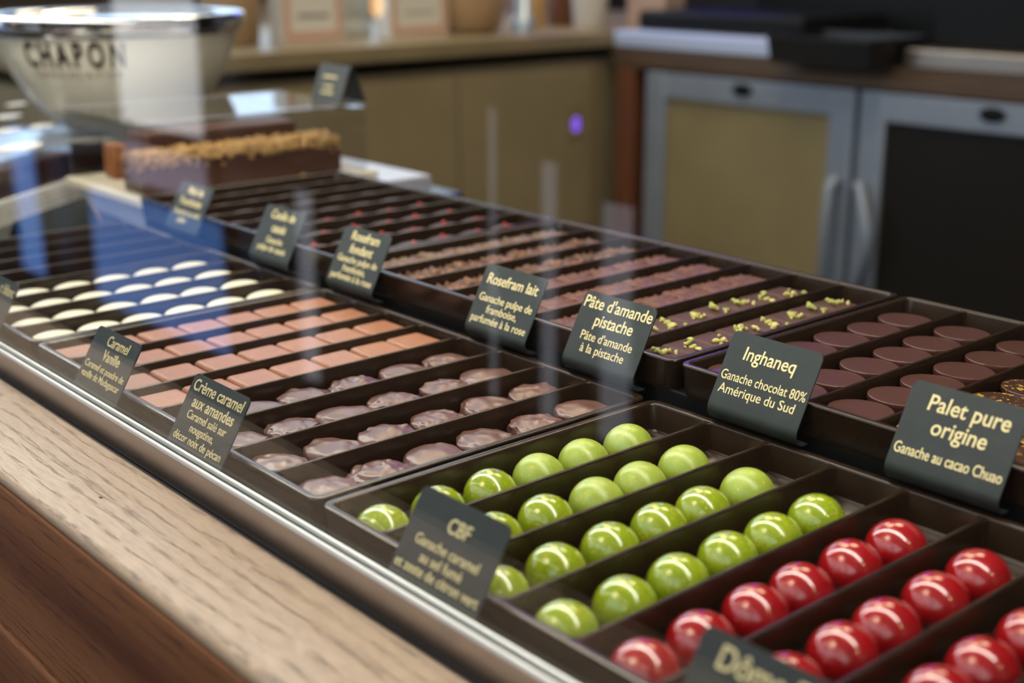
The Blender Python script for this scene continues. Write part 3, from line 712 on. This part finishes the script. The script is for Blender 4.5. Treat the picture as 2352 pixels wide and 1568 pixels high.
ovals = [(45, 338, 'large white oval label on the clear box at the left edge'), (97, 290, 'small white oval label nearest the bowl on the clear box'), (14, 301, 'white oval label at the left edge behind the large one'), (18, 268, 'white oval label second from the back of the clear box'), (38, 240, 'white oval label farthest back on the clear box')]
for i, (px, py, lab) in enumerate(ovals):
    zt = ZD + .0552; c = onz(px, py, zt)
    bm = bmesh.new(); s = [1.35, .85, 1.0, 1.0, .8][i]
    lathe(bm, [(1, 0), (1, .0006), (.97, .0008)], 40)
    for v in bm.verts: v.co = Vector((v.co.x*.021*s, v.co.y*.012*s, v.co.z))
    o = finish('oval_label', bm, MT['paper']); o.location = c; o.rotation_euler = (0, 0, ang); tag(o, lab, 'label', 'white oval labels')
# small folded dark tent card with a pale edge in front of the paper sign
sm = tag(empty('tent_card', (-.663, .159, ZD), ang), 'small black tent card seen end-on before the white paper sign', 'sign')
tent(.11, .026, .0215, .0012, MT['card'], sm, rr=.0015)
bm = bmesh.new(); tube(bm, [(.0551, -.0128, .0006), (.0551, 0, .0212)], .0009, 8); finish('pale_edge', bm, MT['nuts'], sm)

# ------------------------------------------------------------------ bowl
BC = (-.955, .362); 
bw = tag(empty('bowl', (*BC, ZD)), 'large cream bowl with chrome rim and brown lettering behind the cake box', 'bowl')
def bowl_r(z):   # outer radius by height
    pts = [(0, .034), (.012, .036), (.028, .045), (.040, .056), (.054, .070), (.072, .090), (.087, .101), (.105, .112), (.124, .1205), (.150, .1285), (.165, .1305)]
    for (a, ra), (b, rb) in zip(pts, pts[1:]):
        if z <= b: return ra + (rb-ra)*(z-a)/(b-a)
    return pts[-1][1]
bm = bmesh.new()
prof = [(bowl_r(z), z) for z in [i*.0055 for i in range(0, 29)]]
prof += [(r-.006, z) for r, z in reversed(prof[3:])]
lathe(bm, prof, 72); finish('bowl_body', bm, MT['ceramic'], bw, angle=60)
bm = bmesh.new(); zr = .154
pr = [(.1285, zr-.008), (.1325, zr-.006), (.1355, zr+.002), (.1370, zr+.009), (.1355, zr+.0125), (.1315, zr+.0130), (.126, zr+.009), (.1245, zr)]
lathe(bm, pr, 72, caps=(False, False)); vs_ = bm.verts; finish('chrome_rim', bm, MT['chrome'], bw, angle=60)
# clear lid disc closing the bowl
bm = bmesh.new(); lathe(bm, [(.1255, zr+.005), (.1255, zr+.008)], 72); finish('bowl_lid', bm, MT['chrome'], bw)
def wrap(me, phi0, zc_, s=1):
    for v in me.vertices:
        z = zc_ + v.co.y; r = bowl_r(z) + .0006 + v.co.z
        a = phi0 + v.co.x/.116
        v.co = Vector((r*math.cos(a), r*math.sin(a), z))
toc = math.atan2(CAM.y-BC[1], CAM.x-BC[0])
me = text_mesh('CHAPON', .0345, .0011, sx=.56, mat_=MT['ink'], extrude=.0004, space=1.42); 
bmx = bmesh.new(); bmx.from_mesh(me); bmesh.ops.subdivide_edges(bmx, edges=[e for e in bmx.edges if e.calc_length() > .006], cuts=3); bmesh.ops.triangulate(bmx, faces=bmx.faces); bmx.to_mesh(me); bmx.free()
wrap(me, toc - R(22), .1185); link('lettering', me, bw)
me = text_mesh('C H O C O L A T I E R', .0085, .00012, sx=1.15, mat_=MT['pale_ink'], extrude=.0004); wrap(me, toc - R(22), .1075); link('lettering', me, bw)

# ------------------------------------------------------------------ back counter (L shaped)
XL, YB = -1.662, 1.80
tag(box('worktop', -2.59, XL, .6, 2.55, .006, .038, MT['worktop'], None, .004), 'left worktop with olive edge, holding the white boxes and pots', 'worktop')
tag(box('worktop', XL+.002, .9, 1.815, 2.55, -.008, .007, MT['under'], None, .001), 'thin brown worktop over the fridges, under the black machines', 'worktop')
uf = tag(empty('underframe', (-.6, 1.83, -.034)), 'brown frame rail under the right run of worktop above the fridges', 'rail')
box('frame_rail', -1.04, 1.6, -.03, .2, 0, .0255, MT['under'], uf, .002)
cbn = tag(empty('base_cabinet', (-1.9, .9, Zf)), 'olive base cabinet under the left run of worktop', 'cabinet')
box('cabinet_body', -.68, .208, -.3, 1.3, 0, .93, MT['olive'], cbn)
for y0, y1 in ((-.29, .10), (.106, .50), (.506, .88)):
    box('door', .208, .224, y0, y1, .02, .915, MT['olive'], cbn, .002)
# digital display on the cabinet side
dp = box('display_plate', .2242, .2262, .80, .85, .755, .835, MT['olive_glass'], cbn, .0005)
me = text_mesh('8', .042, .0008, mat_=MT['digit'], extrude=.0003); o = link('digit', me, dp); o.rotation_euler = (R(90), 0, R(90)); o.location = (.2268, .826, .779)
pst = tag(box('cabinet_post', -1.625, -1.572, 1.80, 2.2, Zf, -.034, MT['redwood'], None, .002), 'red brown wooden post between the olive cabinet and the first fridge', 'post')
def fridge(x0, x1, lab, glass, hside):
    t = tag(empty('fridge', ((x0+x1)/2, YB+.03, Zf)), lab, 'fridge', 'glass door fridges'); W = x1-x0; H = .913
    box('cabinet_body', -W/2, W/2, .0, .5, 0, H-.005, MT['machine'], t)
    bm = bmesh.new(); f, g = .058, .003
    add_box(bm, -W/2+g, -W/2+f, -.03, -.002, .06, H, .004); add_box(bm, W/2-f, W/2-g, -.03, -.002, .06, H, .004)
    add_box(bm, -W/2+f-.002, W/2-f+.002, -.0295, -.002, H-.052, H-.0004, .003); add_box(bm, -W/2+f-.002, W/2-f+.002, -.0295, -.002, .06, .125, .003)
    d = finish('door_frame', bm, MT['alu'], t)
    box('door_glass', -W/2+f-.004, W/2-f+.004, -.020, -.004, .10, H-.045, glass, t)
    bm = bmesh.new(); hx = hside*(W/2-.030); z0, z1 = .535, .745
    if hside > 0: tube(bm, [(hx, -.034, z0), (hx, -.052, z0+.015), (hx, -.056, (z0+z1)/2), (hx, -.052, z1-.015), (hx, -.034, z1)], .011, 16)
    else:
        pts = []
        for i in range(13):
            a = math.pi*i/12; pts.append((hx - .014 + .046*math.sin(a), -.036 - .026*math.sin(a), z0 + (z1-z0)*i/12))
        tube(bm, pts, .011, 16)
    finish('door_handle', bm, MT['alu'], t)
    bm = bmesh.new(); lathe(bm, [(.024, 0), (.024, .003), (.020, .004)], 32)
    for v in bm.verts: v.co = Vector((v.co.x, -.0305-v.co.z, H-.020+v.co.y*.52))
    o = finish('badge', bm, MT['machine'], t)
    return t
f1 = fridge(-1.540, -1.006, 'fridge with olive tinted glass door and straight handle, left one', MT['olive_glass'], 1)
f2 = fridge(-1.000, -.466, 'fridge with black glass door and curved handle, at the right edge', MT['smoked'], -1)
f3 = f2
# steel edged machines on the right run
def machine(x0, x1, h, lab, sm):
    t = tag(empty('counter_machine', ((x0+x1)/2, 1.83, .0073)), lab, 'machine', 'black machines on steel bases'); W = (x1-x0)/2
    bm = bmesh.new(); add_box(bm, -W, W, -.012, .35, 0, .0335, .004, 3); finish('steel_base', bm, sm, t)
    bm = bmesh.new(); add_box(bm, -W+.01, W-.01,   .05, .34, .0335, h, .01, 3)
    finish('machine_body', bm, MT['machine'], t)
    return t
machine(-1.655, -1.185, .075, 'low black machine on a bright steel base, left of the black tub', MT['steel_reflect'])
machine(-.925, -.35, .40, 'tall black machine on a steel base at the right edge', MT['steel'])
mb = tag(empty('coffee_machine', (-1.25, 2.11, .0072)), 'tall black machine standing behind the bright steel base', 'machine')
box('machine_body', -.34, .30, .10, .33, 0, .55, MT['machine'], mb, .01)
bm = bmesh.new(); add_box(bm, -.30, .33, .094, .10, .25, .34, .002); finish('front_window', bm, MT['smoked'], mb)
tb = tag(empty('plastic_tub', (-1.055, 1.828, .0072)), 'black plastic tub between the two steel bases', 'tub')
bm = bmesh.new(); W2, D2 = .120, .092
loft(bm, [rrect(-W2*.96, W2*.96, -D2*.92, D2*.92, .012, 0), rrect(-W2, W2, -D2, D2, .012, .045), rrect(-W2-.003, W2+.003, -D2-.003, D2+.003, .013, .046), rrect(-W2-.003, W2+.003, -D2-.003, D2+.003, .013, .051),
          rrect(-W2+.004, W2-.004, -D2+.004, D2-.004, .010, .051), rrect(-W2*.94, W2*.94, -D2*.88, D2*.88, .010, .004)])
finish('tub_shell', bm, MT['black'], tb)

# ------------------------------------------------------------------ things on the left run
WZ = .038
def pot(name, x, y, prof, m, lab, cat, seg=40):
    t = tag(empty(name, (x, y, WZ)), lab, cat); bm = bmesh.new(); lathe(bm, prof, seg); finish(name+'_body', bm, m, t, angle=60); return t
pt = pot('jar', -1.86, 1.00, [(.045, 0), (.052, .004), (.056, .10), (.054, .16), (.050, .162)], MT['pot'], 'tan jar on the back worktop just right of the bowl', 'jar')
def packet(y0, y1, x, lab, dark):
    t = tag(empty('gift_box', (x, (y0+y1)/2, WZ)), lab, 'box', 'white boxes with pink borders'); W = (y1-y0)/2
    o = box('box_body', -.05, 0, -W, W, 0, .20, MT['paper'], t, .002)
    bm = bmesh.new()
    for a in ((-W+.004, -W+.018, .006, .19), (W-.018, W-.004, .006, .19), (-W+.018, W-.018, .006, .022)): add_box(bm, .0001, .0007, *a)
    finish('pink_border', bm, MT['pinkborder'], t)
    if dark: box('grey_print', .0001, .0008, -W*.5, W*.5, .048, .056, MT['greytext'], t)
    for z in ((.048,) if not dark else ()): box('grey_print', .0001, .0008, -W*.5, W*.5, z, z+.004, MT['greytext'], t)
packet(1.075, 1.215, -1.80, 'white box with pink border, left one on the back worktop', True)
packet(1.325, 1.475, -1.80, 'white box with pink border, right one on the back worktop', False)
jt = pot('glass_jar', -1.93, 1.31, [(.046, 0), (.048, .004), (.048, .03), (.044, .034), (.048, .04), (.048, .15), (.04, .155)], MT['jar'], 'pale grey jar between the two white boxes', 'jar')
pot('crock', -1.84, 1.565, [(.050, 0), (.066, .012), (.078, .06), (.080, .12), (.074, .15)], MT['pot'], 'round tan crock right of the white boxes', 'pot')
bl = pot('steel_stand', -1.78, 1.668, [(.026, 0), (.026, .026), (.022, .030), (.017, .034), (.016, .16), (.014, .162)], MT['bluesteel'], 'thin blue grey metal stand beside the tan crock', 'stand')
pot('bottle', -1.88, 1.79, [(.020, 0), (.022, .004), (.022, .10), (.010, .13), (.010, .17)], MT['nuts'], 'small amber bottle behind the metal stand', 'bottle')
pot('dark_jar', -1.90, 1.90, [(.038, 0), (.042, .005), (.042, .15), (.036, .155)], MT['redwood'], 'dark brown jar left of the white cup', 'jar')
cup = pot('cup', -1.80, 1.885, [(.034, 0), (.037, .003), (.046, .13), (.045, .13), (.035, .01)], MT['white_pot'], 'white paper cup at the corner of the worktop', 'cup')
pkb = tag(empty('carton', (-1.735, 2.0, .0382)), 'pale pink carton at the corner of the left worktop', 'box')
box('carton_body', -.06, .06, 0, .07, 0, .2, mat('pale_pink_card', (.50, .36, .30), .6), pkb, .003)

# ------------------------------------------------------------------ lamps of the room seen as reflections
neon = tag(empty('neon_lamp', (-2.18, 2.57, .95)), 'violet neon tube lamp high on the back wall', 'lamp')
bm = bmesh.new(); tube(bm, [(-.30, 0, 0), (.30, 0, 0)], .034, 14); finish('neon_tube', bm, MT['violet'], neon)
bm = bmesh.new(); add_box(bm, -.32, .32, .012, .03, -.02, .02, .002); finish('lamp_base', bm, MT['black'], neon)
pd = tag(empty('pendant_lamp', (-1.66, -1.22, 1.55)), 'small amber pendant bulb hanging by the shop front', 'lamp')
bm = bmesh.new(); tube(bm, [(0, 0, 0), (0, 0, -1.28)], .003, 8); finish('cord', bm, MT['black'], pd)
bm = bmesh.new(); lathe(bm, [(.004, -1.46), (.011, -1.452), (.0135, -1.43), (.0135, -1.32), (.008, -1.28)], 20); finish('bulb', bm, MT['amber'], pd)
